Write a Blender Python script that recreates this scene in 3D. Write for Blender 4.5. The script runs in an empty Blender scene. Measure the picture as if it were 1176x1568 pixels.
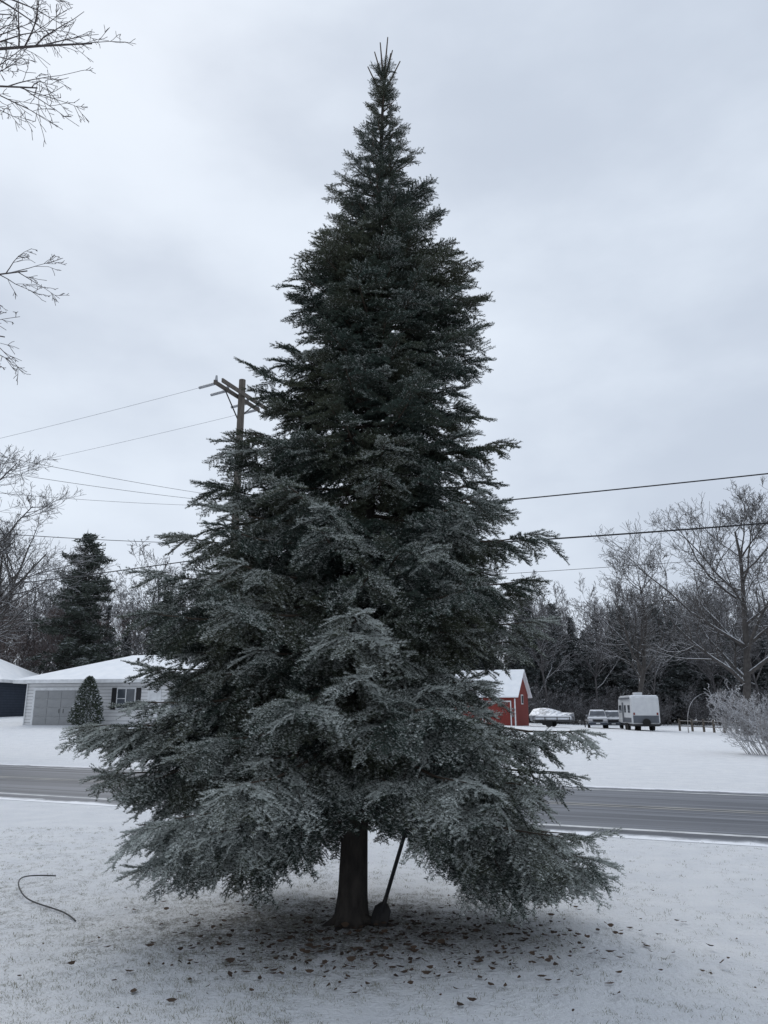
import bpy, bmesh, math, random
import numpy as np
from mathutils import Vector, Matrix, Euler
R=math.radians
rng=np.random.default_rng(7)
random.seed(7)
scene=bpy.context.scene
scene.view_settings.view_transform='Standard'
scene.view_settings.look='None'
scene.view_settings.exposure=0
COL=scene.collection

# ------------------------------------------------------------------ materials
def nd(nt,t,**kw):
    n=nt.nodes.new(t)
    for k,v in kw.items(): setattr(n,k,v)
    return n
def mixc(nt,fac,a,b):
    m=nd(nt,'ShaderNodeMix',data_type='RGBA')
    for sock,val in ((m.inputs[0],fac),(m.inputs[6],a),(m.inputs[7],b)):
        if isinstance(val,(tuple,list)): sock.default_value=(*val,1) if len(val)==3 else val
        elif isinstance(val,(int,float)): sock.default_value=val
        else: nt.links.new(val,sock)
    return m.outputs[2]
def mth(nt,op,a,b=None,c=None,clamp=False):
    m=nd(nt,'ShaderNodeMath',operation=op); m.use_clamp=clamp
    for i,val in enumerate((a,b,c)):
        if val is None: continue
        if isinstance(val,(int,float)): m.inputs[i].default_value=val
        else: nt.links.new(val,m.inputs[i])
    return m.outputs[0]
def noise(nt,vec,scale,detail=4,rough=.55):
    n=nd(nt,'ShaderNodeTexNoise'); n.inputs['Scale'].default_value=scale
    n.inputs['Detail'].default_value=detail; n.inputs['Roughness'].default_value=rough
    if vec is not None: nt.links.new(vec,n.inputs['Vector'])
    return n.outputs['Fac']
def sstep(nt,v,lo,hi):
    m=nd(nt,'ShaderNodeMapRange',interpolation_type='SMOOTHSTEP')
    nt.links.new(v,m.inputs[0]); m.inputs[1].default_value=lo; m.inputs[2].default_value=hi
    return m.outputs[0]
def newmat(name):
    m=bpy.data.materials.new(name); m.use_nodes=True
    nt=m.node_tree; b=nt.nodes['Principled BSDF']
    return m,nt,b
def mat(name,c1,c2=None,scale=6,rough=.8,snow=0,snowlo=.35,bump=0,metal=0,spec=.3,stripes=0,world=None,stretch=None):
    m,nt,b=newmat(name)
    b.inputs['Roughness'].default_value=rough; b.inputs['Metallic'].default_value=metal
    b.inputs['Specular IOR Level'].default_value=spec
    tc=nd(nt,'ShaderNodeTexCoord'); vec=tc.outputs['Object']
    if stretch:
        mp=nd(nt,'ShaderNodeMapping'); mp.inputs['Scale'].default_value=stretch
        nt.links.new(vec,mp.inputs[0]); vec=mp.outputs[0]
    n=noise(nt,vec,scale)
    c2=c2 or tuple(x*.8 for x in c1)
    col=mixc(nt,sstep(nt,n,.3,.7),c1,c2)
    if world:
        g0=nd(nt,'ShaderNodeNewGeometry')
        col=mixc(nt,mth(nt,'MULTIPLY',sstep(nt,noise(nt,g0.outputs['Position'],1.3,3),.42,.62),.75),col,world)
    if stripes:
        sx=nd(nt,'ShaderNodeSeparateXYZ'); nt.links.new(tc.outputs['Object'],sx.inputs[0])
        fr=mth(nt,'FRACT',mth(nt,'MULTIPLY',sx.outputs[2],1/stripes))
        col=mixc(nt,mth(nt,'LESS_THAN',fr,.16),col,tuple(x*.45 for x in c1))
    if snow:
        g=nd(nt,'ShaderNodeNewGeometry'); sz=nd(nt,'ShaderNodeSeparateXYZ')
        nt.links.new(g.outputs['Normal'],sz.inputs[0])
        n2=noise(nt,tc.outputs['Object'],scale*1.7,3)
        a=mth(nt,'ADD',sz.outputs[2],mth(nt,'MULTIPLY',mth(nt,'SUBTRACT',n2,.5),.8))
        f=mth(nt,'MULTIPLY',sstep(nt,a,snowlo,snowlo+.3),snow)
        col=mixc(nt,f,col,(.74,.77,.82))
    nt.links.new(col,b.inputs['Base Color'])
    if bump:
        bp=nd(nt,'ShaderNodeBump'); bp.inputs['Strength'].default_value=.8; bp.inputs['Distance'].default_value=bump
        nt.links.new(noise(nt,vec,scale*3,5),bp.inputs['Height']); nt.links.new(bp.outputs[0],b.inputs['Normal'])
    return m

M={}
M['snow']=mat('snow',(.82,.84,.87),(.74,.77,.82),scale=3,rough=.7,bump=.02)
M['snowroof']=mat('roof_snow',(.83,.85,.88),(.76,.79,.83),scale=1.5,rough=.75)
M['needle']=mat('fir_needles',(.035,.054,.046),(.056,.078,.064),scale=9,rough=.65,spec=.2,world=(.082,.090,.056))
M['needle_frost']=mat('frosted_needles',(.58,.61,.59),(.38,.41,.39),scale=9,rough=.8)
M['twig']=mat('fir_twig',(.085,.065,.05),scale=30,rough=.9)
M['firbark']=mat('fir_bark',(.060,.052,.046),(.028,.025,.023),scale=14,rough=.95,bump=.02,stretch=(1,1,.35))
M['bark']=mat('grey_bark',(.085,.078,.073),(.05,.046,.044),scale=4,rough=.95,snow=.85,snowlo=.5)
M['barkfar']=mat('haze_tinted_bark',(.118,.112,.113),(.076,.072,.075),scale=2,rough=.95,snow=.65,snowlo=.45)  # distance haze is put into the bark colour as a paler grey
M['barkred']=mat('reddish_twigs',(.15,.11,.10),(.10,.08,.078),scale=2,rough=.95,snow=.45,snowlo=.45)
M['barknear']=mat('near_twigs',(.10,.085,.08),(.06,.05,.05),scale=30,rough=.9,snow=.75,snowlo=.45)
M['frost']=mat('frosted_twigs',(.38,.37,.37),(.22,.20,.19),scale=3,rough=.9,snow=.9,snowlo=.1)
M['pine']=mat('pine_needles',(.035,.045,.037),(.060,.070,.058),scale=1.5,rough=.9,snow=.25,snowlo=.5)
M['pinefar']=mat('haze_tinted_evergreen',(.050,.059,.057),(.078,.087,.086),scale=1,rough=.9,snow=.3,snowlo=.5)  # needle colour lightened and greyed to imitate haze over the far woods
M['arbor']=mat('arborvitae',(.04,.055,.035),(.07,.08,.06),scale=7,rough=.9,snow=.8,snowlo=.3)
M['siding']=mat('white_siding',(.68,.68,.68),(.61,.61,.62),scale=2,rough=.6,stripes=.2)
M['trim']=mat('white_trim',(.72,.73,.74),scale=3,rough=.5)
M['garage']=mat('garage_door_grey',(.28,.285,.29),(.24,.245,.25),scale=3,rough=.5)
M['black']=mat('black_paint',(.02,.02,.022),scale=5,rough=.5)
M['glass']=mat('window_glass',(.05,.06,.07),(.09,.10,.12),scale=1,rough=.12,spec=.6)
M['navy']=mat('navy_siding',(.035,.045,.065),scale=3,rough=.7,stripes=.2)
M['red']=mat('barn_red',(.22,.042,.034),(.16,.034,.028),scale=4,rough=.8,stretch=(6,6,.4))
M['wood']=mat('weathered_wood',(.14,.12,.10),(.08,.07,.06),scale=6,rough=.9,stretch=(4,4,.5),snow=.6,snowlo=.6)
M['pole']=mat('pole_wood',(.13,.115,.10),(.08,.07,.062),scale=6,rough=.9,stretch=(5,5,.4))
M['wire']=mat('cable_black',(.03,.03,.033),scale=3,rough=.6)
M['wirel']=mat('cable_aluminium',(.22,.23,.25),scale=3,rough=.5)
M['ceramic']=mat('insulator_grey',(.35,.36,.38),scale=10,rough=.3)
M['rvwhite']=mat('rv_fibreglass',(.62,.63,.64),(.55,.56,.58),scale=2,rough=.4,snow=1,snowlo=.6)
M['rvgrey']=mat('rv_grey_band',(.11,.12,.14),scale=2,rough=.4)
M['rubber']=mat('rubber',(.02,.02,.02),scale=8,rough=.9)
M['carpaint']=mat('car_silver',(.30,.31,.33),scale=2,rough=.35,metal=.1,snow=1,snowlo=.6)
M['cardark']=mat('car_dark_paint',(.05,.06,.08),scale=2,rough=.3,snow=1,snowlo=.6)
M['lampglass']=mat('headlamp',(.6,.6,.62),scale=5,rough=.2)
M['steel']=mat('dark_steel',(.03,.03,.032),(.05,.047,.045),scale=12,rough=.6,metal=.3)
M['leaf']=mat('dead_leaf',(.05,.036,.028),(.09,.06,.042),scale=5,rough=.9)
M['grass']=mat('winter_grass',(.20,.19,.12),(.12,.12,.075),scale=4,rough=.9)
M['line']=mat('road_paint_white',(.60,.61,.62),(.36,.37,.38),scale=2.5,rough=.7)
M['liney']=mat('road_paint_yellow',(.36,.35,.32),(.18,.18,.18),scale=1.2,rough=.7)

# ------------------------------------------------------------------ mesh helpers
def build_mesh(name,V,faces,mats,midx=None,smooth=False):
    me=bpy.data.meshes.new(name)
    V=np.asarray(V,dtype=np.float32)
    me.vertices.add(len(V)); me.vertices.foreach_set('co',V.ravel())
    loops=np.concatenate([np.asarray(f,dtype=np.int32).ravel() for f in faces])
    tot=np.concatenate([np.full(len(f),f.shape[1],dtype=np.int32) for f in faces])
    st=np.concatenate([[0],np.cumsum(tot)[:-1]]).astype(np.int32)
    me.loops.add(len(loops)); me.loops.foreach_set('vertex_index',loops)
    me.polygons.add(len(tot)); me.polygons.foreach_set('loop_start',st)
    if midx is not None: me.polygons.foreach_set('material_index',np.concatenate(midx).astype(np.int32))
    me.update(calc_edges=True)
    if smooth: me.shade_smooth()
    for m in mats: me.materials.append(m)
    return me
def addobj(name,me,parent=None,loc=(0,0,0),rot=(0,0,0),link=True):
    o=bpy.data.objects.new(name,me)
    if link: COL.objects.link(o)
    o.location=loc; o.rotation_euler=rot
    if parent: o.parent=parent
    return o
def root(name,loc=(0,0,0),rz=0):
    return addobj(name,None,None,loc,(0,0,rz))
def tubes_arrays(segs,sides=4,base=0):
    A=np.array(segs,dtype=np.float64)
    p0=A[:,0:3];p1=A[:,3:6];r0=A[:,6];r1=A[:,7]
    d=p1-p0; L=np.linalg.norm(d,axis=1,keepdims=True)+1e-9; d=d/L
    ref=np.where(np.abs(d[:,2:3])<.9,np.array([[0,0,1.]]),np.array([[1.,0,0]]))
    u=np.cross(d,ref); u/=np.linalg.norm(u,axis=1,keepdims=True)
    w=np.cross(d,u)
    n=len(A); V=np.zeros((n,2,sides,3))
    for k in range(sides):
        a=2*math.pi*k/sides
        o=math.cos(a)*u+math.sin(a)*w
        V[:,0,k]=p0+o*r0[:,None]; V[:,1,k]=p1+o*r1[:,None]
    V=V.reshape(-1,3)
    b=(np.arange(n)*2*sides)[:,None]; k=np.arange(sides); k2=(k+1)%sides
    F=np.stack([b+k,b+k2,b+sides+k2,b+sides+k],axis=2).reshape(-1,4)
    return V,F+base
def tubes_mesh(name,segs,m,sides=4,smooth=True):
    V,F=tubes_arrays(segs,sides)
    return build_mesh(name,V,[F],[m],smooth=smooth)
def box(name,parent,lo,hi,m,bev=0,rot=None,loc=(0,0,0)):
    bm=bmesh.new(); bmesh.ops.create_cube(bm,size=1)
    lo=Vector(lo);hi=Vector(hi);c=(lo+hi)/2;s=hi-lo
    for v in bm.verts: v.co=Vector((v.co.x*s.x,v.co.y*s.y,v.co.z*s.z))
    if bev: bmesh.ops.bevel(bm,geom=bm.edges[:],offset=bev,segments=3,affect='EDGES',profile=.6)
    me=bpy.data.meshes.new(name); bm.to_mesh(me); bm.free(); me.materials.append(m)
    o=addobj(name,me,parent,c+Vector(loc),rot or (0,0,0)); return o
def poly(name,parent,verts,faces,m):
    me=bpy.data.meshes.new(name); me.from_pydata([tuple(v) for v in verts],[],faces); me.update(); me.materials.append(m)
    return addobj(name,me,parent)
def cyl(name,parent,p0,p1,r0,r1,m,sides=16):
    bm=bmesh.new()
    p0=Vector(p0);p1=Vector(p1);d=p1-p0
    bmesh.ops.create_cone(bm,cap_ends=True,segments=sides,radius1=r0,radius2=r1,depth=d.length)
    q=d.to_track_quat('Z','Y').to_matrix().to_4x4(); q.translation=(p0+p1)/2
    bmesh.ops.transform(bm,matrix=q,verts=bm.verts)
    me=bpy.data.meshes.new(name); bm.to_mesh(me); bm.free(); me.materials.append(m)
    return addobj(name,me,parent)

# geometry-nodes instancer -------------------------------------------------
def instancer(name,sources,pts,rots,scales,idx,parent=None):
    c=bpy.data.collections.new(name+'_sources')
    for i,me in enumerate(sources):
        c.objects.link(bpy.data.objects.new('%s_src_%02d'%(name,i),me))
    me=bpy.data.meshes.new(name); n=len(pts)
    me.vertices.add(n); me.vertices.foreach_set('co',np.asarray(pts,dtype=np.float32).ravel())
    a=me.attributes.new('irot','FLOAT_VECTOR','POINT'); a.data.foreach_set('vector',np.asarray(rots,dtype=np.float32).ravel())
    a=me.attributes.new('iscale','FLOAT','POINT'); a.data.foreach_set('value',np.asarray(scales,dtype=np.float32))
    a=me.attributes.new('iidx','INT','POINT'); a.data.foreach_set('value',np.asarray(idx,dtype=np.int32))
    me.update()
    o=addobj(name,me,parent)
    ng=bpy.data.node_groups.new(name+'_gn','GeometryNodeTree')
    ng.interface.new_socket('Geometry',in_out='INPUT',socket_type='NodeSocketGeometry')
    ng.interface.new_socket('Geometry',in_out='OUTPUT',socket_type='NodeSocketGeometry')
    gi=ng.nodes.new('NodeGroupInput'); go=ng.nodes.new('NodeGroupOutput')
    ci=ng.nodes.new('GeometryNodeCollectionInfo'); ci.inputs['Collection'].default_value=c
    ci.inputs['Separate Children'].default_value=True; ci.inputs['Reset Children'].default_value=True
    ip=ng.nodes.new('GeometryNodeInstanceOnPoints'); ip.inputs['Pick Instance'].default_value=True
    def na(nm,dt):
        x=ng.nodes.new('GeometryNodeInputNamedAttribute'); x.data_type=dt; x.inputs['Name'].default_value=nm
        return [s for s in x.outputs if s.enabled and s.name=='Attribute'][0]
    e=ng.nodes.new('FunctionNodeEulerToRotation')
    L=ng.links.new
    L(gi.outputs[0],ip.inputs['Points']); L(ci.outputs[0],ip.inputs['Instance'])
    L(na('iidx','INT'),ip.inputs['Instance Index']); L(na('irot','FLOAT_VECTOR'),e.inputs[0]); L(e.outputs[0],ip.inputs['Rotation'])
    L(na('iscale','FLOAT'),ip.inputs['Scale']); L(ip.outputs[0],go.inputs[0])
    md=o.modifiers.new('instances','NODES'); md.node_group=ng
    return o

# ------------------------------------------------------------------ terrain
SL=.43; CR=math.cos(math.atan(SL)); RA=-math.atan(SL)
def sm(a,b,x):
    t=np.clip((x-a)/(b-a),0,1); return t*t*(3-2*t)
def H(x,y):
    d=(y-(19.8-SL*x))*CR
    return sm(3,30,d)*np.interp(x,[-45,-20,10,25,60],[1.2,.95,.2,-.35,-.5])
xs=np.concatenate([[-1500,-700,-350,-200,-130],np.arange(-90,91,1.5),[130,200,350,700,1500]])
ys=np.concatenate([[-300,-100,-40],np.arange(-20,140,1.5),[160,200,300,500,900,2000]])
X,Y=np.meshgrid(xs,ys); Z=H(X,Y)
V=np.stack([X,Y,Z],2).reshape(-1,3); nx=len(xs); ny=len(ys)
i,j=np.meshgrid(np.arange(nx-1),np.arange(ny-1)); b=(j*nx+i).ravel()
F=np.stack([b,b+1,b+nx+1,b+nx],1)
m,nt,bs=newmat('snowy_lawn'); M['ground']=m
tc=nd(nt,'ShaderNodeTexCoord'); P=tc.outputs['Object']; sx=nd(nt,'ShaderNodeSeparateXYZ'); nt.links.new(P,sx.inputs[0])
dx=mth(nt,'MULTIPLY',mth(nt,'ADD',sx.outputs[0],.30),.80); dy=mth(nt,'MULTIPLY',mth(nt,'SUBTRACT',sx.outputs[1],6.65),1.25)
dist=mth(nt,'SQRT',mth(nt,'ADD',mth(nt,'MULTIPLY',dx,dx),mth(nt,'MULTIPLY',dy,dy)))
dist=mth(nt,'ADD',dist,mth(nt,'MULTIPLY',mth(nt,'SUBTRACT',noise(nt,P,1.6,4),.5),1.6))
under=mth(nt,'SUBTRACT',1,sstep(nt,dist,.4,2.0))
left=mth(nt,'SUBTRACT',1,sstep(nt,sx.outputs[0],-4.5,1.0))
near=mth(nt,'SUBTRACT',1,sstep(nt,sx.outputs[1],7.0,12))
left=mth(nt,'MULTIPLY',left,near)
big=noise(nt,P,.35,3)
fine=noise(nt,P,42,5,.75); med=noise(nt,P,9,4,.6); farn=noise(nt,P,1.8,5,.7)
e=mth(nt,'ADD',mth(nt,'MULTIPLY',under,.16),mth(nt,'MULTIPLY',left,.07))
e=mth(nt,'ADD',e,mth(nt,'MULTIPLY',mth(nt,'SUBTRACT',big,.48),.14))
e=mth(nt,'ADD',e,mth(nt,'MULTIPLY',mth(nt,'SUBTRACT',farn,.48),.22))
v=mth(nt,'ADD',mth(nt,'ADD',mth(nt,'MULTIPLY',fine,.66),mth(nt,'MULTIPLY',med,.34)),e)
g=sstep(nt,v,.57,.73)
gcol=mixc(nt,noise(nt,P,60,3),(.20,.19,.14),(.085,.082,.065))
scol=mixc(nt,sstep(nt,noise(nt,P,2.2,5),.3,.7),(.86,.875,.90),(.79,.81,.845))
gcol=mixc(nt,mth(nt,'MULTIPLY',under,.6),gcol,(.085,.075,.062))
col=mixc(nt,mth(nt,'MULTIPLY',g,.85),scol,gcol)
nt.links.new(col,bs.inputs['Base Color']); bs.inputs['Roughness'].default_value=.8; bs.inputs['Specular IOR Level'].default_value=.2
bp=nd(nt,'ShaderNodeBump'); bp.inputs['Strength'].default_value=.9; bp.inputs['Distance'].default_value=.055
hh=mth(nt,'ADD',mth(nt,'MULTIPLY',noise(nt,P,4,4),1.0),mth(nt,'MULTIPLY',noise(nt,P,24,4,.75),1.2))
nt.links.new(hh,bp.inputs['Height']); nt.links.new(bp.outputs[0],bs.inputs['Normal'])
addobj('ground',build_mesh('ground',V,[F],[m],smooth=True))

# ------------------------------------------------------------------ road
m,nt,bs=newmat('asphalt'); M['asphalt']=m
tc=nd(nt,'ShaderNodeTexCoord'); P=tc.outputs['Object']; sx=nd(nt,'ShaderNodeSeparateXYZ'); nt.links.new(P,sx.inputs[0])
mp=nd(nt,'ShaderNodeMapping'); mp.inputs['Scale'].default_value=(.025,1.9,1); nt.links.new(P,mp.inputs[0])
streak=noise(nt,mp.outputs[0],2.2,6,.75)
c=mixc(nt,sstep(nt,streak,.36,.64),(.044,.049,.060),(.18,.19,.215))
c=mixc(nt,mth(nt,'MULTIPLY',noise(nt,P,25,4),.3),c,(.085,.09,.105))
ay=mth(nt,'ABSOLUTE',sx.outputs[1])
ed=mth(nt,'ADD',ay,mth(nt,'MULTIPLY',mth(nt,'SUBTRACT',noise(nt,P,1.3,6,.7),.5),.9))
c=mixc(nt,sstep(nt,ed,3.1,3.4),c,(.78,.80,.84))
nt.links.new(c,bs.inputs['Base Color']); bs.inputs['Roughness'].default_value=.55; bs.inputs['Specular IOR Level'].default_value=.35
V=[];Fq=[]
for k,x in enumerate(np.linspace(-160,160,65)):
    V+= [(x,-3.5,0),(x,3.5,0)]
    if k: Fq.append([2*k-2,2*k,2*k+1,2*k-1])
rd=addobj('road',build_mesh('road',V,[np.array(Fq)],[m]),None,(0,16.0,.004),(0,0,RA))
def strip(name,y0,y1,z,mt):
    return poly(name,rd,[(-160,y0,z),(160,y0,z),(160,y1,z),(-160,y1,z)],[(0,1,2,3)],mt)
strip('edge_line_near',-2.80,-2.64,.004,M['line']); strip('edge_line_far',2.66,2.78,.004,M['line'])
strip('centre_line_a',-.17,-.07,.004,M['liney']); strip('centre_line_b',.07,.17,.004,M['liney'])

# ------------------------------------------------------------------ fir tree
def make_spray(seed,psnow):
    r=np.random.default_rng(seed)
    tw=[]
    L0=.38
    p=np.zeros(3); d=np.array([1,0,0.])
    n=9; pts=[p.copy()]
    for k in range(n):
        d=d+np.array([0,r.normal(0,.06),-.04+r.normal(0,.03)]); d/=np.linalg.norm(d)
        p=p+d*L0/n; pts.append(p.copy())
    segs=[]
    for k in range(n):
        tw.append((pts[k],pts[k+1]))
        segs.append((*pts[k],*pts[k+1],.0035*(1-k/n)+.0012,.0035*(1-(k+1)/n)+.0012))
    for t in np.arange(.05,.97,.088):
        f=t*n; i0=int(f); q=pts[i0]+(pts[min(i0+1,n)]-pts[i0])*(f-i0)
        for side in (1,-1):
            if r.random()<.1: continue
            ln=(.16*(1-.5*t)+.02)*r.uniform(.7,1.15)
            a=R(r.uniform(36,58))*side
            d=np.array([math.cos(a),math.sin(a),r.normal(-.10,.16)]); d/=np.linalg.norm(d)
            m1=q+d*ln*.5; d2=d+np.array([.3,0,-.12]); d2/=np.linalg.norm(d2); m2=m1+d2*ln*.5
            tw+=[(q,m1),(m1,m2)]
            segs+=[(*q,*m1,.0017,.0015),(*m1,*m2,.0015,.0011)]
    V=[];Fm=[];F=[]
    for a,b in tw:
        d=b-a; ln=np.linalg.norm(d); d/=ln
        s=np.cross(d,[0,0,1.]); s/=np.linalg.norm(s); u=np.cross(s,d)
        k=int(ln/.0025)+1
        for _ in range(k):
            t=r.random(); q=a+(b-a)*t
            th=R(r.uniform(-30,210))
            rad=math.cos(th)*s+math.sin(th)*u
            nd_=d*r.uniform(.3,.7)+rad*.85; nd_/=np.linalg.norm(nd_)
            l=r.uniform(.020,.030); w=np.cross(nd_,r.normal(size=3)); w/=np.linalg.norm(w); w*=.0028
            i0=len(V); V+=[q-w,q+w,q+nd_*l]; F.append((i0,i0+1,i0+2))
            Fm.append(1 if (rad[2]>.0 and r.random()<psnow) else 0)
    for a,b in tw:
        for _ in range(2):
            if r.random()<psnow*.45:
                q=a+(b-a)*r.random()+np.array([0,0,.008]); sz=r.uniform(.006,.014)
                an=r.uniform(0,6.28); i0=len(V)
                V+=[q+np.array([math.cos(an+k*2.09)*sz,math.sin(an+k*2.09)*sz,r.normal(0,.003)]) for k in range(3)]
                F.append((i0,i0+1,i0+2)); Fm.append(1)
    tv,tf=tubes_arrays(segs,3,len(V))
    return build_mesh('spray%d'%seed,np.vstack([np.array(V),tv]),[np.array(F),tf],[M['needle'],M['needle_frost'],M['twig']],
        [np.array(Fm),np.full(len(tf),2)])
sprays=[make_spray(11,.02),make_spray(12,.11),make_spray(13,.26),make_spray(14,.46),make_spray(15,.70),make_spray(16,1.0)]

TY=6.69
Zs=[.2,.6,1.05,1.41,1.89,2.33,2.68,3.08,3.44,3.94,4.39,4.78,5.36,5.89,6.63,7.40,7.9,8.2]
LX=[-1.8,-1.97,-2.3,-2.60,-2.18,-2.05,-2.05,-1.87,-1.57,-1.45,-1.30,-1.07,-.96,-.754,-.576,-.27,-.14,-.07]
RX=[1.72,1.60,1.52,1.68,1.12,1.35,1.30,1.45,1.07,1.09,.89,.94,1.02,.81,.537,.27,.16,.08]
ax=lambda z: -.26+.27*z/8.43
fir=root('fir_tree')
sg=[]; pts=[];rots=[];scl=[];idx=[]
def put(p,d,up,s,snow):
    d=Vector(d).normalized(); up=Vector(up); y=up.cross(d)
    if y.length<1e-3: y=Vector((0,1,0))
    y.normalize(); z=d.cross(y)
    m3=Matrix((d,y,z)).transposed()
    pts.append(tuple(p)); rots.append(tuple(m3.to_euler())); scl.append(s)
    q=snow+rng.normal(0,.12)
    idx.append(int(np.clip(q*6,0,5)))
def branch(a,zt,fac=None):
    c,s=math.cos(a),math.sin(a)
    axx=ax(zt); w=(c+1)/2
    lenL=axx-np.interp(zt,Zs,LX); lenR=np.interp(zt,Zs,RX)-axx
    topk=np.interp(zt,[5,7.2,8.2],[1,.8,.55])
    if fac and zt>4: fac*=.90
    Lb=(lenL*(1-w)+lenR*w)*(fac if fac else rng.uniform(.68,.98))-.06
    if s<-.3: Lb*=.95
    Lb=max(.08,Lb)
    kk=np.interp(zt,[.3,2,4,6,7.4,8.4],[-.28,-.16,.0,.22,.6,.95])
    zr=zt-kk*Lb
    P0=np.array([ax(zr),TY,zr]); hd=np.array([c,s,0])
    side=np.array([-s,c,0.]); bend=rng.normal(0,.07)
    N=max(4,int(Lb/.09)); path=[]
    for t in np.linspace(0,1,N+1):
        zz=zr+kk*Lb*(t**(1.25 if kk<0 else 1)) -(.05*Lb*math.sin(math.pi*t)) + .07*Lb*max(0,t-.75)*1.5
        q=P0+hd*Lb*t+side*bend*Lb*t*t; q[2]=zz
        path.append(q)
    rb=.006+.0095*Lb
    for i in range(N):
        t0=i/N;t1=(i+1)/N
        sg.append((*path[i],*path[i+1],rb*(1-t0)+.003,rb*(1-t1)+.003))
    snowb=np.interp(zt,[.3,1,2,3.2,4.2,8],[.92,.86,.74,.62,.34,.13])+rng.normal(0,.13)
    t=.10 if Lb<.8 else .22
    if zt<.85 and c>.1: t=.38
    sd=1
    droop=np.interp(zt,[.3,3,5,8],[.42,.34,.18,-.15])
    hang=np.interp(zt,[.3,3,5,8],[.55,.5,.3,.0])
    while t<1.0:
        f=t*N; i0=min(int(f),N-1); q=path[i0]+(path[i0+1]-path[i0])*(f-i0)
        bd=path[i0+1]-path[i0]; bd/=np.linalg.norm(bd)
        sd=-sd
        ll=min(.62,.32*Lb*(1-t)**.7+.20*min(1,Lb/.6))*rng.uniform(.75,1.15)
        an=R(rng.uniform(36,64))
        sv=np.cross([0,0,1.],bd); sv/=np.linalg.norm(sv)
        ld=bd*math.cos(an)+sd*sv*math.sin(an)+np.array([0,0,-droop*rng.uniform(.2,1.5)])
        ld/=np.linalg.norm(ld)
        sn=snowb*(.10+1.0*t)
        up=np.array([rng.normal(0,.3),rng.normal(0,.3),1])
        if ll<.38:
            put(q,ld,up,max(.42*topk,ll/.36),sn)
        else:
            sg.append((*q,*(q+ld*(ll-.25)),.005,.003))
            put(q+ld*(ll-.35),ld+np.array([0,0,-.12]),up,rng.uniform(.9,1.1),sn*1.1)
            put(q+ld*.04,ld+bd*.25,up,rng.uniform(.7,.95),sn*.8)
            if rng.random()<.4: put(q+ld*ll*.4,ld-sv*sd*.5+bd*.5+np.array([0,0,-hang*.6]),up,.8,sn)
        if rng.random()<.36 and Lb>.5:
            vz=-hang*rng.uniform(.5,1.3) if rng.random()<.7 else .35
            put(q+ld*ll*rng.uniform(.0,.5),bd*.7+sd*sv*rng.uniform(-.2,.7)+np.array([0,0,vz]),up,rng.uniform(.5,.8),sn*.8)
        t+=(.086 if Lb>.6 else .056)/Lb*rng.uniform(.8,1.25)
    tipk=min(1,.45+Lb*.45)
    put(path[-1]-hd*.14*tipk,path[-1]-path[-2],(0,0,1),rng.uniform(.65,.9)*tipk,snowb)
z=.46; az=0.4
while z<8.12:
    n=8 if z<4 else (7 if z<6 else 6)
    az+=1.1
    for k in range(n):
        a=az+2*math.pi*k/n+rng.normal(0,.16)
        zt=z+rng.normal(0,.06)
        c,s=math.cos(a),math.sin(a); fr=-s
        if zt<.62 and not (c>.68 and s<.5 or (c<-.6 and rng.random()<.7)): continue
        if zt<.94 and fr>.38 and -.55<c<.76: continue
        if zt<1.12 and fr>.90: continue
        branch(a,zt)
    z+=np.interp(z,[0,2,5,8],[.20,.20,.19,.115])
for a,zt,f in ((182,1.42,1.0),(172,1.36,.95),(190,1.1,.97),(176,.95,.95),(184,.45,1.0),(200,.62,.95),(178,1.95,1.0),(186,2.36,1.0),(180,2.72,1.0),(175,3.1,1.02),(188,3.5,1.0),(180,3.96,1.02),(183,4.42,1.04),(178,4.8,1.02),(184,5.38,1.04),(180,5.95,1.0),(178,6.62,1.05),
    (-4,1.42,1.02),(6,1.1,1.0),(2,.62,1.0),(-24,.5,1.05),(-32,.58,1.12),(-14,.42,1.0),(-38,.75,1.05),(4,2.35,1.04),(0,2.7,1.0),(-3,3.1,1.0),(4,3.5,1.0),(-2,3.95,1.03),(3,4.4,1.03),(0,4.8,1.05),(-3,5.38,1.06),(3,5.9,1.03),(-2,6.65,1.05),
    (-46,1.1,1.0),(-64,1.15,.98),(-112,1.14,.95),(-130,.90,.97),(-146,.62,.97),(-158,.8,1.0),(-75,1.6,1.03),(-105,1.65,1.0),(-88,2.1,1.0),(-60,2.45,1.03),(-118,2.3,1.03)):
    branch(R(a),zt,f)
for (tx,ty,tz,bz,ws) in [(.03,0,8.58,8.0,.24),(-.11,.03,8.42,8.0,.22),(-.05,-.05,8.46,8.0,.2),(.08,.03,8.44,8.0,.22),(.06,-.05,8.32,7.9,.26),(.16,0,8.27,7.85,.26),(-.18,0,8.2,7.8,.26)]:
    a=np.array([ax(bz),TY,bz]); b=np.array([.01+tx,TY+ty,tz])
    sg.append((*a,*b,.012,.006))
    dd=b-a; put(a+dd*.1,dd,(1,.3,0),ws*1.3,.1); put(a+dd*.4,dd,(.2,1,0),ws,.1)
addobj('branches',tubes_mesh('fir_branches',sg,M['twig'],5),fir)
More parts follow.
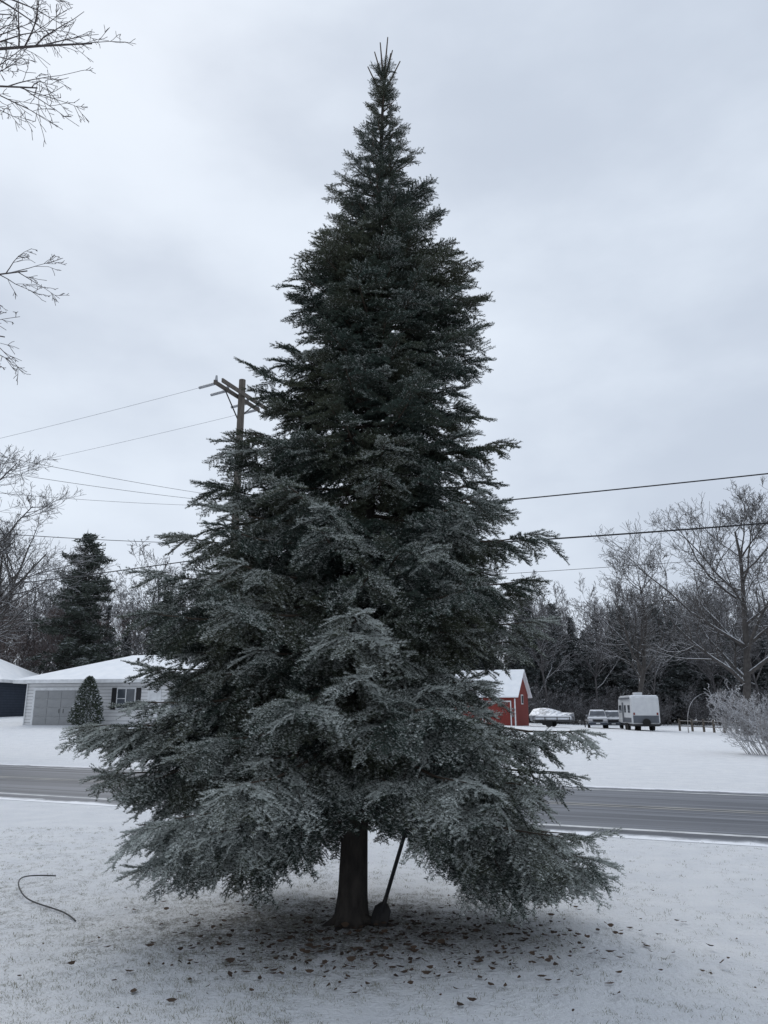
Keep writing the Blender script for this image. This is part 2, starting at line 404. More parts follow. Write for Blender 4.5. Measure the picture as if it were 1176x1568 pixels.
# trunk
V=[];F=[];ns=20
zz=[-.05,0,.05,.12,.22,.4,.7,1.1,1.6,2.4,3.4,4.6,6,7.3,8.2]
rr=[.155,.142,.132,.124,.117,.112,.107,.103,.096,.086,.072,.055,.036,.018,.008]
for i,(z0,r0) in enumerate(zip(zz,rr)):
    for k in range(ns):
        a=2*math.pi*k/ns
        fl=1+max(0,.25-z0)*1.1*(math.sin(a*5+.6)*.5)+.04*math.sin(a*7+z0*5)
        V.append((ax(z0)+math.cos(a)*r0*fl,TY+math.sin(a)*r0*fl,z0))
    if i:
        for k in range(ns): F.append([(i-1)*ns+k,(i-1)*ns+(k+1)%ns,i*ns+(k+1)%ns,i*ns+k])
addobj('trunk',build_mesh('fir_trunk',V,[np.array(F)],[M['firbark']],smooth=True),fir)
rs=[]
for a0,l in ((-.25,.36),(-2.2,.18),(3.3,.2)):
    p=np.array([-.26+.08*math.cos(a0),TY+.08*math.sin(a0),.05])
    for k in range(5):
        q=p+np.array([math.cos(a0),math.sin(a0),0])*l/5; q[2]=.05-.016*(k+1)
        rs.append((*p,*q,.042*(1-k/6),.042*(1-(k+1)/6))); p=q; a0+=.1
addobj('surface_roots',tubes_mesh('roots',rs,M['firbark'],8),fir)
instancer('needle_foliage',sprays,pts,rots,scl,idx,fir)

# ------------------------------------------------------------------ bare trees
def bare(seed,Ht,r0,kids=(9,6,5,4),lenf=(.42,.5,.5,.45),rmin=.012,trop=.10,t0=.28,ang=(30,58),wob=.10,start=None,dir0=None):
    r=random.Random(seed); segs=[]
    def grow(p,d,L,rad,lev):
        n=7 if lev==0 else (5 if lev<3 else 3)
        kid=kids[lev] if lev<len(kids) else 0
        pos=sorted(r.uniform(t0 if lev==0 else .15,1.0) for _ in range(kid)); pi=0
        q=p
        for i in range(n):
            j=wob*(.6 if lev==0 else 1.2+.3*lev)
            d=(d+Vector((r.gauss(0,j),r.gauss(0,j),r.gauss(0,j)*.6+trop*(.3 if lev==0 else 1)))).normalized()
            e=q+d*(L/n)
            ra=max(rmin,rad*(1-.78*i/n)); rb=max(rmin,rad*(1-.78*(i+1)/n))
            segs.append((*q,*e,ra,rb))
            while pi<len(pos) and pos[pi]<=(i+1)/n:
                tt=pos[pi]; s=q+(e-q)*(tt*n-i if tt*n-i>0 else 0)
                ax_=d.cross(Vector((r.gauss(0,1),r.gauss(0,1),r.gauss(0,1)))).normalized()
                dd=(Matrix.Rotation(R(r.uniform(*ang)),3,ax_)@d)
                Lc=L*lenf[lev]*r.uniform(.7,1.25)*(1.15-.55*tt)
                grow(s,dd,Lc,max(rmin,rad*(1-.7*tt)*.55),lev+1); pi+=1
            q=e
    grow(Vector(start or (0,0,-.1)),Vector(dir0 or (0,0,1)).normalized(),Ht,r0,0)
    return segs
far=[]
for s in range(5):
    far.append(tubes_mesh('bare%d'%s,bare(100+s,1.0*17,.24,kids=(13,7,5,3),lenf=(.46,.5,.5,.45),rmin=.019,wob=.11),M['barkfar'],3))
farred=[tubes_mesh('bared%d'%s,bare(200+s,13,.16,kids=(13,7,5,3),rmin=.017,trop=.14),M['barkred'],3) for s in range(2)]
brush=[]
for s in range(2):
    sgm=[]
    r=random.Random(300+s)
    for k in range(16):
        a=r.uniform(0,6.28); sgm+=bare(310+s*20+k,r.uniform(2.2,4),.03,kids=(6,4,3),lenf=(.45,.45,.4),rmin=.014,t0=.15,start=(math.cos(a)*r.uniform(0,1.6),math.sin(a)*r.uniform(0,1.6),-.1),dir0=(math.cos(a)*.4,math.sin(a)*.4,1))
    brush.append(tubes_mesh('brush%d'%s,sgm,M['barkfar'],3))

def conifer(seed,Ht,Rr,m,trunkvis=.12,clump=.55,irr=.25,dens=1.0,shape=1.0,nt=20,wd=.07):
    r=np.random.default_rng(seed); segs=[(0,0,-.1,0,0,Ht*.55,Ht*.017,Ht*.010),(0,0,Ht*.55,0,0,Ht*.98,Ht*.010,.02)]
    V=[];F=[]
    z=Ht*trunkvis
    while z<Ht*.99:
        f=(z/Ht-trunkvis)/(1-trunkvis)
        rad=Rr*(1-f)**shape*min(1,.55+f*3)
        for k in range(int(6+2*dens)):
            a=r.uniform(0,6.283); L=rad*r.uniform(1-irr*2,1+irr*.4)+.15; lift=r.uniform(-.12,.22)
            d=np.array([math.cos(a),math.sin(a),lift]); p0=np.array([0,0,z])
            segs.append((*p0,*(p0+d*L),.035+.01*L,.012))
            nc=max(1,int(L/clump*2.0*dens))
            for c in range(nc):
                t=r.uniform(.3,1.03); q=p0+d*L*t+r.normal(0,clump*.22,3)*[1,1,.5]
                for _ in range(nt):
                    dv=r.normal(0,1,3)*[1,1,.55]; dv/=np.linalg.norm(dv)
                    st=q+r.normal(0,clump*.25,3)*[1,1,.4]
                    w=np.cross(dv,r.normal(size=3)); w/=np.linalg.norm(w); w*=clump*wd
                    i0=len(V); V+=[st-w,st+w,st+dv*clump*r.uniform(.3,.6)]; F.append((i0,i0+1,i0+2))
        z+=Ht*.028
    tv,tf=tubes_arrays(segs,5,len(V))
    return build_mesh('conifer%d'%seed,np.vstack([np.array(V),tv]),[np.array(F),tf],[m,M['bark']],[np.zeros(len(F)),np.ones(len(tf))])
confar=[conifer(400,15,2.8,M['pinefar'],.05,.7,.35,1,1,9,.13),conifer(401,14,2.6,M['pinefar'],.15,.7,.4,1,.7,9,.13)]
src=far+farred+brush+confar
pts2=[];ro2=[];sc2=[];id2=[]
def place(x,y,i,s):
    pts2.append((x,y,float(H(x,y))-.1)); ro2.append((0,0,random.uniform(0,6.28))); sc2.append(s); id2.append(i)
r=random.Random(5)
for k in range(95):
    y=r.uniform(98,140); rat=r.uniform(.10,.78); place(rat*y,y,r.randrange(5),r.uniform(.72,1.1)*(y/115)**.6)
for k in range(140):
    y=r.uniform(104,135); rat=r.uniform(.10,.8); place(rat*y,y,9+r.randrange(2),r.uniform(.7,1.2))
for k in range(50):
    y=r.uniform(98,108); rat=r.uniform(.10,.8); place(rat*y,y,7+r.randrange(2),r.uniform(.7,1.3))
for k in range(75):
    y=r.uniform(78,125); rat=r.uniform(-.80,-.02); place(rat*y,y,r.choice([0,1,2,3,4,5,6]),r.uniform(.7,1.0)*(y/100)**.6)
for k in range(40):
    y=r.uniform(68,90); rat=r.uniform(-.75,-.40); place(rat*y,y,5+r.randrange(2),r.uniform(.6,.95))
for k in range(60):
    y=r.uniform(80,110); rat=r.uniform(-.8,.1); place(rat*y,y,9+r.randrange(2),r.uniform(.5,.9))
for k in range(45):
    y=r.uniform(68,85); rat=r.uniform(-.8,-.1); place(rat*y,y,7+r.randrange(2),r.uniform(.9,1.5))
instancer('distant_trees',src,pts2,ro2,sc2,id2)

def tree_obj(name,loc,segs,m,sides=4,rz=0):
    o=addobj(name,tubes_mesh(name,segs,m,sides),None,(loc[0],loc[1],float(H(loc[0],loc[1]))),(0,0,rz)); return o
tree_obj('bare_oak_tree',(28.2,62),bare(21,17.5,.38,kids=(19,10,7,5),lenf=(.62,.52,.5,.45),rmin=.012,wob=.14,ang=(30,65),t0=.22,trop=.13),M['bark'],4,2.3)
tree_obj('bare_oak_tree',(23.5,74),bare(22,13.5,.30,kids=(15,9,6,4),lenf=(.58,.5,.5,.45),rmin=.012,wob=.14,ang=(30,60),t0=.25,trop=.13),M['bark'],4)
tree_obj('bare_maple_tree',(-16.4,29),bare(23,11.5,.25,kids=(18,10,7,5),lenf=(.52,.5,.5,.5),rmin=.006,wob=.12,ang=(32,62),t0=.2),M['bark'],4,1.0)
tree_obj('bare_maple_tree',(-27.5,52),bare(24,12.5,.22,kids=(13,8,6,4),lenf=(.46,.5,.5,.5),rmin=.009,wob=.12,ang=(32,62),t0=.2),M['bark'],4)
pn=conifer(411,16.3,4.3,M['pine'],.12,.85,.5,1.3,.5)
addobj('white_pine_tree',pn,None,(-27.4,70,float(H(-27.2,70))))
addobj('white_pine_tree',conifer(412,12,3.0,M['pine'],.1,.8,.4,1.2,.7),None,(-21.5,76,float(H(-21.5,76))))

nt_=bare(31,9.5,.2,kids=(0,),lenf=(.1,),start=(0,0,-.1),wob=.04)
def limb(seed,a,b,rad,kids=(12,6,3),lf=.24):
    a=Vector(a);b=Vector(b)
    return bare(seed,(b-a).length,rad,kids=kids,lenf=(lf,.42,.4),rmin=.0024,trop=-.03,t0=.45,ang=(25,52),wob=.07,start=tuple(a),dir0=tuple(b-a))
nt_+=limb(32,(0,-.2,8.6),(3.6,-.9,8.8),.040)
nt_+=limb(38,(0,-.2,8.7),(3.95,-.9,7.9),.036)
nt_+=limb(33,(0,-.2,8.1),(3.6,-1.0,7.1),.030)
nt_+=limb(34,(0,-.2,5.5),(3.2,-.9,5.65),.028,lf=.2)
nt_+=limb(39,(0,-.2,5.3),(3.3,-.9,5.25),.028,lf=.2)
nt_+=limb(35,(0,-.2,5.1),(3.2,-1.0,4.8),.026,lf=.2)
nt_+=limb(36,(0,.2,7.8),(-3,2,9),.05); nt_+=limb(37,(0,.2,5.8),(-3,-2,8),.05)
addobj('overhanging_tree',tubes_mesh('overhanging_tree',nt_,M['barknear'],5),None,(-6.6,7,0))

sgm=[]; r=random.Random(77)
for k in range(100):
    a=r.uniform(0,6.28); ra=r.uniform(0,1.3)
    sgm+=bare(700+k,r.uniform(1.4,2.5),.016,kids=(8,5,3),lenf=(.42,.45,.45),rmin=.006,t0=.12,wob=.12,start=(math.cos(a)*ra*1.2,math.sin(a)*ra,-.05),dir0=(math.cos(a)*.6,math.sin(a)*.6,1))
tree_obj('frosted_shrub',(14.7,29.0),sgm,M['frost'],3)

def cone_shrub(name,loc,Ht,Rr,m,seed,power=.75,n=9000):
    r=np.random.default_rng(seed); z=r.random(n)**1.1*Ht; a=r.uniform(0,6.283,n)
    f=z/Ht; rad=Rr*np.minimum(1,(f+.08)*5)*(1-f)**power*(r.uniform(.65,1.06,n)); rad*=1+.12*np.sin(a*5+z*4)
    p=np.stack([np.cos(a)*rad,np.sin(a)*rad,z],1); d=np.stack([np.cos(a),np.sin(a),r.normal(.5,.6,n)],1)+r.normal(0,.4,(n,3))
    d/=np.linalg.norm(d,axis=1,keepdims=True); w=np.cross(d,r.normal(size=(n,3))); w/=np.linalg.norm(w,axis=1,keepdims=True); w*=.035
    V=np.stack([p-w,p+w,p+d*.13],1).reshape(-1,3); F=np.arange(3*n).reshape(-1,3)
    return addobj(name,build_mesh(name,V,[F],[m]),None,(loc[0],loc[1],float(H(*loc))))
cone_shrub('arborvitae_shrub',(-17.9,47.9),2.95,1.0,M['arbor'],1,.55)
cone_shrub('round_bush',(-28.0,54.0),1.3,.9,M['arbor'],2,.4,5000)

# ------------------------------------------------------------------ ranch house
def hip_roof(name,par,x0,x1,y0,y1,z,zr,rx0,rx1,m,th=.22):
    ym=(y0+y1)/2
    V=[(x0,y0,z),(x1,y0,z),(x1,y1,z),(x0,y1,z),(rx0,ym,zr),(rx1,ym,zr)]
    V2=[(x0,y0,z-th),(x1,y0,z-th),(x1,y1,z-th),(x0,y1,z-th)]
    poly(name,par,V,[(0,1,5,4),(2,3,4,5),(3,0,4),(1,2,5)],m)
    poly('fascia_soffit',par,V[:4]+V2,[(0,4,5,1),(1,5,6,2),(2,6,7,3),(3,7,4,0),(4,7,6,5)],M['trim'])
hz=float(H(-18,50))
hs=root('ranch_house',(-22.9,50.6,hz-.03),R(-13))
HL=13.5
box('walls',hs,(0,0,-.3),(HL,8,2.60),M['siding'])
hip_roof('snow_roof',hs,-.6,HL+.6,-.6,8.6,2.80,4.55,5.0,HL-4.2,M['snowroof'])
box('garage_surround',hs,(.55,-.06,0),(4.75,.0-.002,2.32),M['trim'])
for i in range(4):
    for j in range(4):
        box('garage_door_panel_%d%d'%(i,j),hs,(.72+j*.965,-.10,.03+i*.53),(.72+j*.965+.95,-.062,.03+i*.53+.515),M['garage'],.012)
for dx_ in (2.55,2.85): box('door_handle',hs,(dx_,-.12,.75),(dx_+.03,-.10,1.0),M['black'])
def window(par,x,z0,w,h,y=0,shut=True):
    box('window_frame',par,(x-.08,y-.05,z0-.08),(x+w+.08,y-.002,z0+h+.08),M['trim'])
    box('window_pane',par,(x,y-.07,z0),(x+w,y-.052,z0+h),M['glass'])
    box('mullion',par,(x+w/2-.03,y-.09,z0),(x+w/2+.03,y-.072,z0+h),M['trim'])
    box('mullion_bar',par,(x,y-.088,z0+h/2-.02),(x+w/2-.032,y-.072,z0+h/2+.02),M['trim'])
    if shut:
        box('shutter_l',par,(x-.42,y-.06,z0-.08),(x-.12,y-.002,z0+h+.08),M['black'])
        box('shutter_r',par,(x+w+.12,y-.06,z0-.08),(x+w+.42,y-.002,z0+h+.08),M['black'])
window(hs,6.55,1.05,1.15,1.15); window(hs,10.2,.95,1.5,1.15,0,False)
box('skirt_board',hs,(5.2,-.08,-.3),(HL-.1,-.004,.45),M['siding'])
box('front_door',hs,(8.6,-.06,.1),(9.5,-.003,2.15),M['trim'])
cyl('roof_vent_a',hs,(6.4,2.3,3.5),(6.4,2.3,4.25),.08,.08,M['black']); cyl('roof_vent_b',hs,(10.0,2.0,3.5),(10.0,2.0,4.2),.07,.07,M['black'])
box('wall_lamp',hs,(5.0,-.14,1.7),(5.15,-.003,2.0),M['black'],.02)
cyl('downspout',hs,(.08,-.07,0),(.08,-.07,2.55),.04,.04,M['trim'])
nh=root('neighbour_house',(-41,62,float(H(-34,60))),R(-5))
box('walls',nh,(0,0,-.3),(11.2,8,2.7),M['navy']); hip_roof('snow_roof',nh,-.5,11.7,-.5,8.5,2.9,4.9,3.5,8.2,M['snowroof'])
window(nh,9.0,1.0,1.3,1.1,0,False); window(nh,5.5,1.0,1.3,1.1,0,False)

# ------------------------------------------------------------------ barn
bz=float(H(12,72)); bn=root('red_barn',(12.0,72.3,bz-.1),RA)
W=6.0;D=5.0;hw=2.9;hr=5.1
V=[(-W,0,-.3),(0,0,-.3),(0,D,-.3),(-W,D,-.3),(-W,0,hw),(0,0,hw),(0,D,hw),(-W,D,hw),(-W,D/2,hr),(0,D/2,hr)]
poly('walls',bn,V,[(0,1,5,4),(1,2,6,9,5),(2,3,7,6),(3,0,4,8,7)],M['red'])
o=.35
def slab(name,par,a,b,c,d,th,m):
    V=[Vector(v) for v in (a,b,c,d)]; V+= [v+Vector((0,0,th)) for v in V]
    poly(name,par,V,[(0,3,2,1),(4,5,6,7),(0,1,5,4),(1,2,6,5),(2,3,7,6),(3,0,4,7)],m)
sl=(hr-hw)/(D/2)
slab('snow_roof_front',bn,(-W-o,-o,hw-o*sl+.01),(o,-o,hw-o*sl+.01),(o,D/2,hr+.01),(-W-o,D/2,hr+.01),.12,M['snowroof'])
slab('snow_roof_back',bn,(-W-o,D/2+.002,hr+.01),(o,D/2+.002,hr+.01),(o,D+o,hw-o*sl+.01),(-W-o,D+o,hw-o*sl+.01),.12,M['snowroof'])
for x in (-.12,-3.2,-W): box('corner_board',bn,(x,-.03,0),(x+.12,-.002,2.5),M['trim'])
for (x0,x1) in ((-2.9,-.5),):
    for x in (x0,x1): box('door_trim',bn,(x,-.06,0),(x+.1,-.004,2.2),M['trim'])
    box('door_head',bn,(x0,-.06,2.2),(x1+.1,-.004,2.32),M['trim'])
box('gable_window',bn,(.004,2.1,2.0),(.05,2.9,2.9),M['trim']); box('gable_window_pane',bn,(.052,2.2,2.1),(.06,2.8,2.8),M['glass'])

# ------------------------------------------------------------------ travel trailer
rx,ry=23.2,70.5; rv=root('travel_trailer',(rx,ry,float(H(rx,ry))-.02),R(-7))
prof=[(0,.62),(-.02,2.6),(.12,2.98),(.5,3.12),(5.9,3.12),(6.5,2.75),(6.9,1.6),(6.6,.62)]
V=[(-1.22,y,z) for y,z in prof]+[(1.22,y,z) for y,z in prof]; n=len(prof)
me=bpy.data.meshes.new('rv'); me.from_pydata(V,[],[tuple(range(n)),tuple(range(2*n-1,n-1,-1))]+[(k,k+n,(k+1)%n+n,(k+1)%n) for k in range(n)])
bm=bmesh.new(); bm.from_mesh(me); bmesh.ops.recalc_face_normals(bm,faces=bm.faces); bmesh.ops.bevel(bm,geom=bm.edges[:],offset=.09,segments=3,affect='EDGES'); bm.to_mesh(me); bm.free(); me.materials.append(M['rvwhite'])
addobj('body',me,rv)
box('rear_grey_band',rv,(-1.1,-.035,.72),(1.1,-.008,1.35),M['rvgrey'],.01)
for s_ in (-1,1): box('tail_light',rv,(s_*1.0-.07,-.06,1.4),(s_*1.0+.07,-.03,1.6),M['red'],.01)
for y_,w_,z_ in ((.6,1.0,1.6),(2.6,.8,1.6),(4.9,1.2,1.6)): box('side_window',rv,(-1.25,y_,z_),(-1.225,y_+w_,z_+.65),M['glass'])
box('side_door',rv,(-1.255,3.8,.7),(-1.226,4.5,2.5),M['rvgrey'])
box('side_stripe',rv,(-1.25,.2,.75),(-1.223,3.7,1.15),M['rvgrey'])
cyl('awning_roll',rv,(-1.32,.4,2.85),(-1.32,5.4,2.85),.07,.07,M['rvgrey'])
box('chassis',rv,(-1.1,.1,.42),(1.1,6.5,.615),M['black']); box('bumper',rv,(-1.15,-.2,.45),(1.15,-.08,.6),M['black'],.02)
for s_ in (-1,1):
    for y_ in (2.6,3.45): cyl('wheel',rv,(s_*.95,y_,.34),(s_*1.2,y_,.34),.34,.34,M['rubber'],20)
box('hitch',rv,(-.08,6.5,.42),(.08,7.9,.55),M['black'])
cyl('spare_wheel',rv,(.0,-.28,.75),(.0,-.1,.75),.33,.33,M['rubber'],20)
box('roof_ac_unit',rv,(-.35,2.6,3.13),(.35,3.6,3.4),M['rvwhite'],.06)

# ------------------------------------------------------------------ parked cars
def car(loc,rz,paint,snowy=True):
    c=root('parked_car',(loc[0],loc[1],float(H(*loc))-.02),rz)
    body=[(0,.35),(-.02,.75),(.12,.95),(1.15,1.08),(4.5,1.08),(4.6,.8),(4.55,.35)]
    cab=[(1.05,1.07),(1.75,1.66),(2.3,1.74),(4.0,1.70),(4.5,1.07)]
    for nm,pf,w0,w1,m_,bv in (('body',body,.93,.93,paint,.07),('cabin',cab,.86,.66,paint,.05)):
        zs=[z for _,z in pf]; z0,z1=min(zs),max(zs); V=[];n=len(pf)
        for s_ in (-1,1):
            for y,z in pf: V.append((s_*(w0+(w1-w0)*(z-z0)/(z1-z0)),y,z))
        me=bpy.data.meshes.new(nm); me.from_pydata(V,[],[tuple(range(n)),tuple(range(2*n-1,n-1,-1))]+[(k,k+n,(k+1)%n+n,(k+1)%n) for k in range(n)])
        bm=bmesh.new(); bm.from_mesh(me); bmesh.ops.recalc_face_normals(bm,faces=bm.faces); bmesh.ops.bevel(bm,geom=bm.edges[:],offset=bv,segments=3,affect='EDGES'); bm.to_mesh(me); bm.free(); me.materials.append(m_)
        addobj(nm,me,c)
    poly('windscreen',c,[(-.76,1.14,1.16),(.76,1.14,1.16),(.64,1.66,1.60),(-.64,1.66,1.60)],[(0,1,2,3)],M['glass'])
    for s_ in (-1,1):
        poly('side_glass',c,[(s_*.865,1.45,1.16),(s_*.865,4.2,1.16),(s_*.73,3.95,1.6),(s_*.73,1.95,1.6)],[(0,1,2,3)],M['glass'])
        box('headlight',c,(s_*.68-.17,-.05,.70),(s_*.68+.17,.0,.85),M['lampglass'],.02)
        box('mirror',c,(s_*1.0-.1,1.35,1.1),(s_*1.0+.1,1.5,1.25),paint,.03)
        for y in (.85,3.7): cyl('wheel',c,(s_*.72,y,.34),(s_*.95,y,.34),.34,.34,M['rubber'],20)
    box('grille',c,(-.45,-.05,.62),(.45,-.01,.84),M['black'],.02); box('bumper',c,(-.88,-.08,.34),(.88,.02,.58),M['cardark'],.04)
    box('number_plate',c,(-.18,-.11,.42),(.18,-.085,.53),M['trim'])
car((20.4,76),R(-14),M['carpaint']); car((22.45,78),R(-14),M['cardark'])

ut=root('utility_trailer',(15.4,72.5,float(H(14.9,72.5))),R(-25))
box('bed',ut,(-1.7,-.8,.5),(1.7,.8,.6),M['steel'],.01)
for s_ in (-.8,.76): box('side_rail',ut,(-1.7,s_,.85),(1.7,s_+.04,.92),M['steel'])
for x in (-1.7,-.6,.5,1.62):
    for s_ in (-.8,.74): box('stake',ut,(x,s_,.605),(x+.06,s_+.05,.848),M['steel'])
box('snow_load',ut,(-1.55,-.7,.605),(1.55,.7,1.0),M['snow'],.18)
for s_ in (-1,1): cyl('wheel',ut,(-.2,s_*.82,.3),(-.2,s_*1.0,.3),.3,.3,M['rubber'],18)
box('drawbar',ut,(1.7,-.05,.48),(3.0,.05,.56),M['steel']); box('jack',ut,(2.8,-.04,0),(2.88,.04,.48),M['steel'])
bt=root('covered_boat',(18.1,85,float(H(18.8,83))),R(-40))
V=[];F=[];K=9
for i in range(K):
    t=i/(K-1); w=1.0*(1-t**3*.95); hgt=1.15+.5*math.sin(math.pi*min(1,t+.25)); x=-2.4+4.8*t
    V+=[(x,-w*.7,.5),(x,-w,1.05),(x,0,hgt+.2),(x,w,1.05),(x,w*.7,.5),(x,0,.38)]
    if i:
        for k in range(6): F.append(((i-1)*6+k,(i-1)*6+(k+1)%6,i*6+(k+1)%6,i*6+k))
F+= [tuple(range(6)),tuple(range((K-1)*6+5,(K-1)*6-1,-1))]
poly('hull_and_tarp',bt,V,F,M['carpaint'])
for s_ in (-1,1): cyl('wheel',bt,(-.6,s_*.75,.3),(-.6,s_*.95,.3),.3,.3,M['rubber'],18)
box('trailer_frame',bt,(-2.2,-.08,.28),(3.4,.08,.37),M['steel'])

fn=root('wooden_fence')
pv=None
for k in range(9):
    t=k/8; x=27.4+3.0*t+.2*math.sin(k); y=74-13*t; z0=float(H(x,y))
    box('post_%d'%k,fn,(x-.08,y-.08,z0-.2),(x+.08,y+.08,z0+1.1),M['wood'],.01)
    if pv is not None:
        for hh_ in (.45,.9): cyl('rail',fn,(pv[0],pv[1],pv[2]+hh_),(x,y,z0+hh_),.045,.045,M['wood'],6)
    pv=(x,y,z0)
sp=[];p=Vector((25.9,68,float(H(25.9,68))));d=Vector((-.05,0,1))
for k in range(13):
    d=(d+Vector((.02+.012*k,0,-.012*k))).normalized(); q=p+d*.32; sp.append((*p,*q,.04-.0024*k,.0376-.0024*k)); p=q
addobj('bent_sapling',tubes_mesh('bent_sapling',sp,M['frost'],6))

# ------------------------------------------------------------------ utility poles and wires
DX,DY=CR,-SL*CR
px_,py_=-4.45,22.4
PP=[(px_,py_),(px_+DX*42,py_+DY*42),(px_-DX*46,py_-DY*46)]
for n_,(x,y) in enumerate(PP):
    z0=float(H(x,y)); up_=root('utility_pole',(x,y,z0),RA)
    cyl('pole',up_,(0,0,-.5),(0,0,11.65),.15,.105,M['pole'],16)
    if n_!=1:
        box('crossarm',up_,(-.17,-1.25,11.05),(-.115,1.25,11.18),M['pole'],.01)
        box('crossarm_rear',up_,(.115,-1.25,11.05),(.17,1.25,11.18),M['pole'],.01)
        for s_ in (-1,1):
            cyl('brace',up_,(-.1,s_*.75,11.05),(-.1,0,10.35),.02,.02,M['steel'],6)
            for e_ in (1.15,.55):
                cyl('insulator',up_,(-.14,s_*e_,11.185),(-.14,s_*e_,11.35),.05,.03,M['ceramic'],10)
                cyl('strain_insulator',up_,(-.2,s_*e_,11.1),(-.75,s_*e_,11.06),.045,.045,M['ceramic'],10)
    for zc in (6.95,6.0): cyl('cable_bracket',up_,(0,-.25,zc),(0,.0,zc),.03,.03,M['steel'],8)
    box('pole_tag',up_,(-.05,-.165,1.8),(.05,-.15,2.0),M['ceramic'])
wires=root('overhead_wires')
def wire(a,b,sag,r,m,nm='wire'):
    a=np.array(a,float);b=np.array(b,float); s=[];prev=a
    for t in np.linspace(0,1,33)[1:]:
        q=a+(b-a)*t; q[2]-=sag*4*t*(1-t); s.append((*prev,*q,r,r)); prev=q
    addobj(nm,tubes_mesh(nm,s,m,6),wires)
def rotp(p,l):
    x,y,z=l; return (p[0]+x*CR+y*SL*CR, p[1]-x*SL*CR+y*CR, z+float(H(*p)))
for e_ in (-1.15,1.15): wire(rotp(PP[0],(-.75,e_,11.06)),rotp(PP[2],(.75,e_,10.9)),.7,.005,M['wirel'],'power_line')
for zc,rr_,sg_ in ((6.95,.016,.25),(6.0,.020,.35),(5.0,.006,.2)):
    wire(rotp(PP[0],(0,-.25,zc)),rotp(PP[1],(0,-.25,zc+.75)),sg_*2.0,rr_,M['wire'],'comm_cable')
    if zc<6.5: wire(rotp(PP[0],(0,-.25,zc)),rotp(PP[2],(0,-.25,zc)),sg_*1.5,rr_*.8,M['wire'],'comm_cable')
for z1,z2,yy,rr_ in ((7.8,6.5,12,.005),(7.65,6.15,12.4,.005),(7.55,5.6,12.8,.004),(6.4,4.7,12,.008)):
    wire((px_,py_,z1),(-10,yy,z2),.12,rr_,M['wire'],'service_drop')

# ------------------------------------------------------------------ shovel, cable, leaves, grass
sh=root('spade_shovel')
a=Vector((.00,6.62,.16));b=Vector((.27,6.50,1.02))
cyl('handle',sh,a,b,.016,.015,M['black'],12)
dv=(b-a).normalized(); sv=dv.cross(Vector((0,-1,0))).normalized(); nv=sv.cross(dv)
V=[];F=[]
for i,(t,w) in enumerate([(.02,.03),(-.02,.065),(-.09,.07),(-.15,.06),(-.19,.02)]):
    for k in range(5):
        u=(k-2)/2; V.append(a+dv*t+sv*u*w+nv*(.03*u*u))
    if i:
        for k in range(4): F.append(((i-1)*5+k,(i-1)*5+k+1,i*5+k+1,i*5+k))
bl=poly('blade',sh,V,F,M['steel']); sd_=bl.modifiers.new('thickness','SOLIDIFY'); sd_.thickness=.006
cyl('socket',sh,a-dv*.06,a+dv*.06,.02,.017,M['steel'],12)
cyl('grip',sh,b-sv*.06,b+sv*.06,.015,.015,M['black'],10)
cp=[(-3.3,8.4,.02),(-3.5,8.25,.06),(-3.52,8.0,.08),(-3.3,7.6,.05),(-3.12,7.37,.02),(-2.84,7.16,.015),(-2.6,6.95,.02),(-2.46,6.75,.01)]
cv=bpy.data.curves.new('black_cable','CURVE'); cv.dimensions='3D'; s_=cv.splines.new('NURBS'); s_.points.add(len(cp)-1)
for k,c_ in enumerate(cp): s_.points[k].co=(*c_,1)
s_.use_endpoint_u=True; cv.bevel_depth=.006; cv.materials.append(M['wire']); COL.objects.link(bpy.data.objects.new('black_cable',cv))

V=[];F=[]
r=np.random.default_rng(9)
cnt=0
while cnt<1000:
    x=r.normal(.0,.88); y=r.normal(6.25,.5)
    if r.random()<.02: x=r.uniform(-3,3); y=r.uniform(5,8)
    if (x+.26)**2+(y-TY)**2<.03 : continue
    L=r.uniform(.012,.038); w=L*r.uniform(.35,.6); a=r.uniform(0,6.28); c,s=math.cos(a),math.sin(a); cu=r.uniform(.2,1.0)
    tl=r.normal(0,.35)
    i0=len(V)
    for (u,v_,k) in ((-1,0,.5),(-.35,-.8,.25),(.35,-.85,.2),(1,0,.6),(.35,.85,.3),(-.35,.8,.2),(0,0,0)):
        lx,ly=u*L,v_*w; V.append((x+lx*c-ly*s,y+lx*s+ly*c,.010+k*cu*L*.7+abs(tl)*L+tl*ly+.002))
    for k in range(6): F.append((i0+k,i0+(k+1)%6,i0+6))
    cnt+=1
addobj('fallen_leaves',build_mesh('fallen_leaves',V,[np.array(F)],[M['leaf']]))

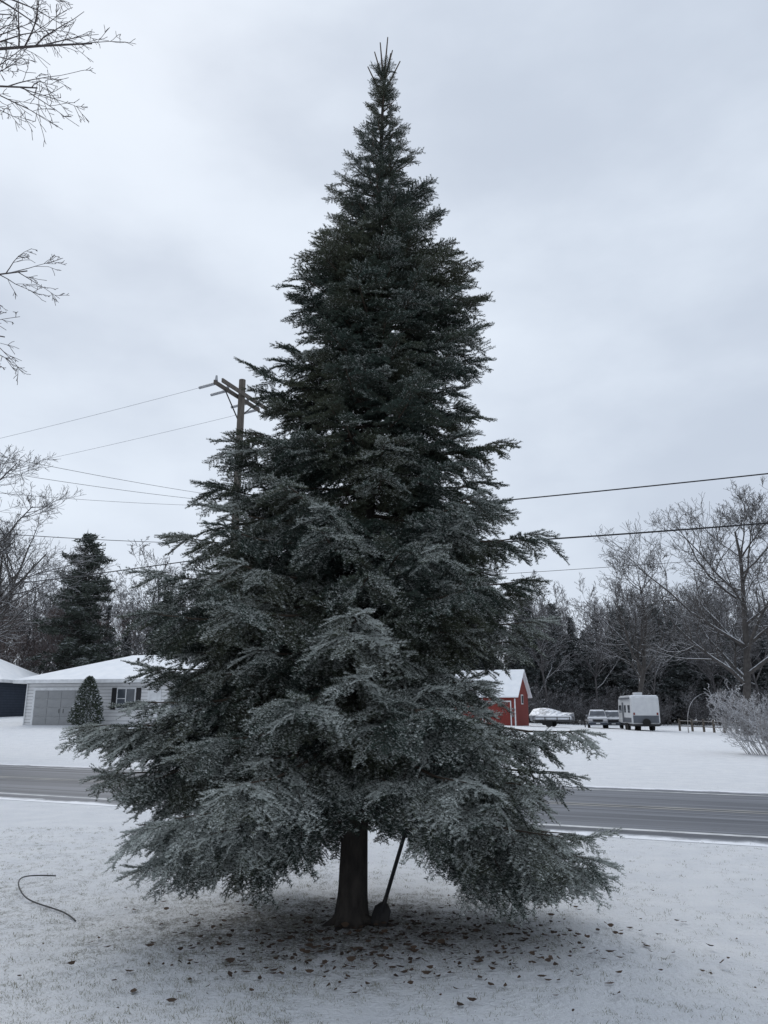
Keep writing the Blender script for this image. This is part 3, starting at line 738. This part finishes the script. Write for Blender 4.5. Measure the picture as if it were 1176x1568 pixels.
tufts=[]
for s in range(4):
    r=np.random.default_rng(50+s);V=[];F=[]
    for k in range(9):
        a=r.uniform(0,6.28); p=np.array([r.normal(0,.02),r.normal(0,.02),-.004]); d=np.array([math.cos(a)*r.uniform(.3,1.4),math.sin(a)*r.uniform(.3,1.4),1]); d/=np.linalg.norm(d)
        w=np.array([-math.sin(a),math.cos(a),0])*.0012; l=r.uniform(.012,.03); i0=len(V)
        V+=[p-w,p+w,p+d*l*.6+w*.8,p+d*l*.6-w*.8,p+d*l+np.array([math.cos(a),math.sin(a),-.3])*l*.3]
        F.append((i0,i0+1,i0+2)); F.append((i0,i0+2,i0+3)); F.append((i0+3,i0+2,i0+4))
    tufts.append(build_mesh('tuft%d'%s,V,[np.array(F)],[M['grass']]))
r=np.random.default_rng(60); gp=[];gr=[];gs=[];gi_=[]
while len(gp)<8000:
    y=4.3+7.5*r.random()**1.3; x=r.uniform(-.62,.62)*y
    wgt=.12+.35*(x<-.5)+ .7*math.exp(-((x+.3)**2+(y-7.3)**2)/3.0)
    if r.random()>wgt: continue
    gp.append((x,y,0));gr.append((0,0,r.uniform(0,6.28)));gs.append(r.uniform(.5,1.25));gi_.append(r.integers(0,4))
instancer('grass',tufts,gp,gr,gs,gi_)

# ------------------------------------------------------------------ sky, sun, camera
w=bpy.data.worlds.new('World'); scene.world=w; w.use_nodes=True; nt=w.node_tree
bg=nt.nodes['Background']; sky=nd(nt,'ShaderNodeTexSky',sky_type='NISHITA'); sky.sun_disc=False
sky.sun_elevation=R(48); sky.sun_rotation=R(-25); sky.dust_density=2
tc=nd(nt,'ShaderNodeTexCoord'); mp=nd(nt,'ShaderNodeMapping'); mp.inputs['Scale'].default_value=(1,1,2.0); mp.inputs['Location'].default_value=(.3,.1,.2)
nt.links.new(tc.outputs['Generated'],mp.inputs[0])
n1=noise(nt,mp.outputs[0],2.0,6,.5)
c=mixc(nt,sstep(nt,n1,.30,.66),(4.2,4.7,5.5),(5.7,6.25,7.0))
col=mixc(nt,.97,sky.outputs[0],c)
nt.links.new(col,bg.inputs[0]); bg.inputs[1].default_value=.138
sl_=bpy.data.lights.new('sun','SUN'); sl_.energy=1.0; sl_.angle=R(35); sl_.color=(1,.97,.93)
so=bpy.data.objects.new('sun',sl_); COL.objects.link(so)
dirv=Vector((-math.sin(R(25))*math.cos(R(48)),math.cos(R(25))*math.cos(R(48)),math.sin(R(48))))
so.rotation_euler=dirv.to_track_quat('Z','Y').to_euler(); so.location=(0,0,30)
cd=bpy.data.cameras.new('camera'); cd.sensor_fit='VERTICAL'; cd.sensor_height=24; cd.lens=18.03; cd.clip_end=5000; cd.clip_start=.05
co=bpy.data.objects.new('camera',cd); COL.objects.link(co); co.location=(0,0,1.65); co.rotation_euler=(R(90+14.33),0,0)
scene.camera=co
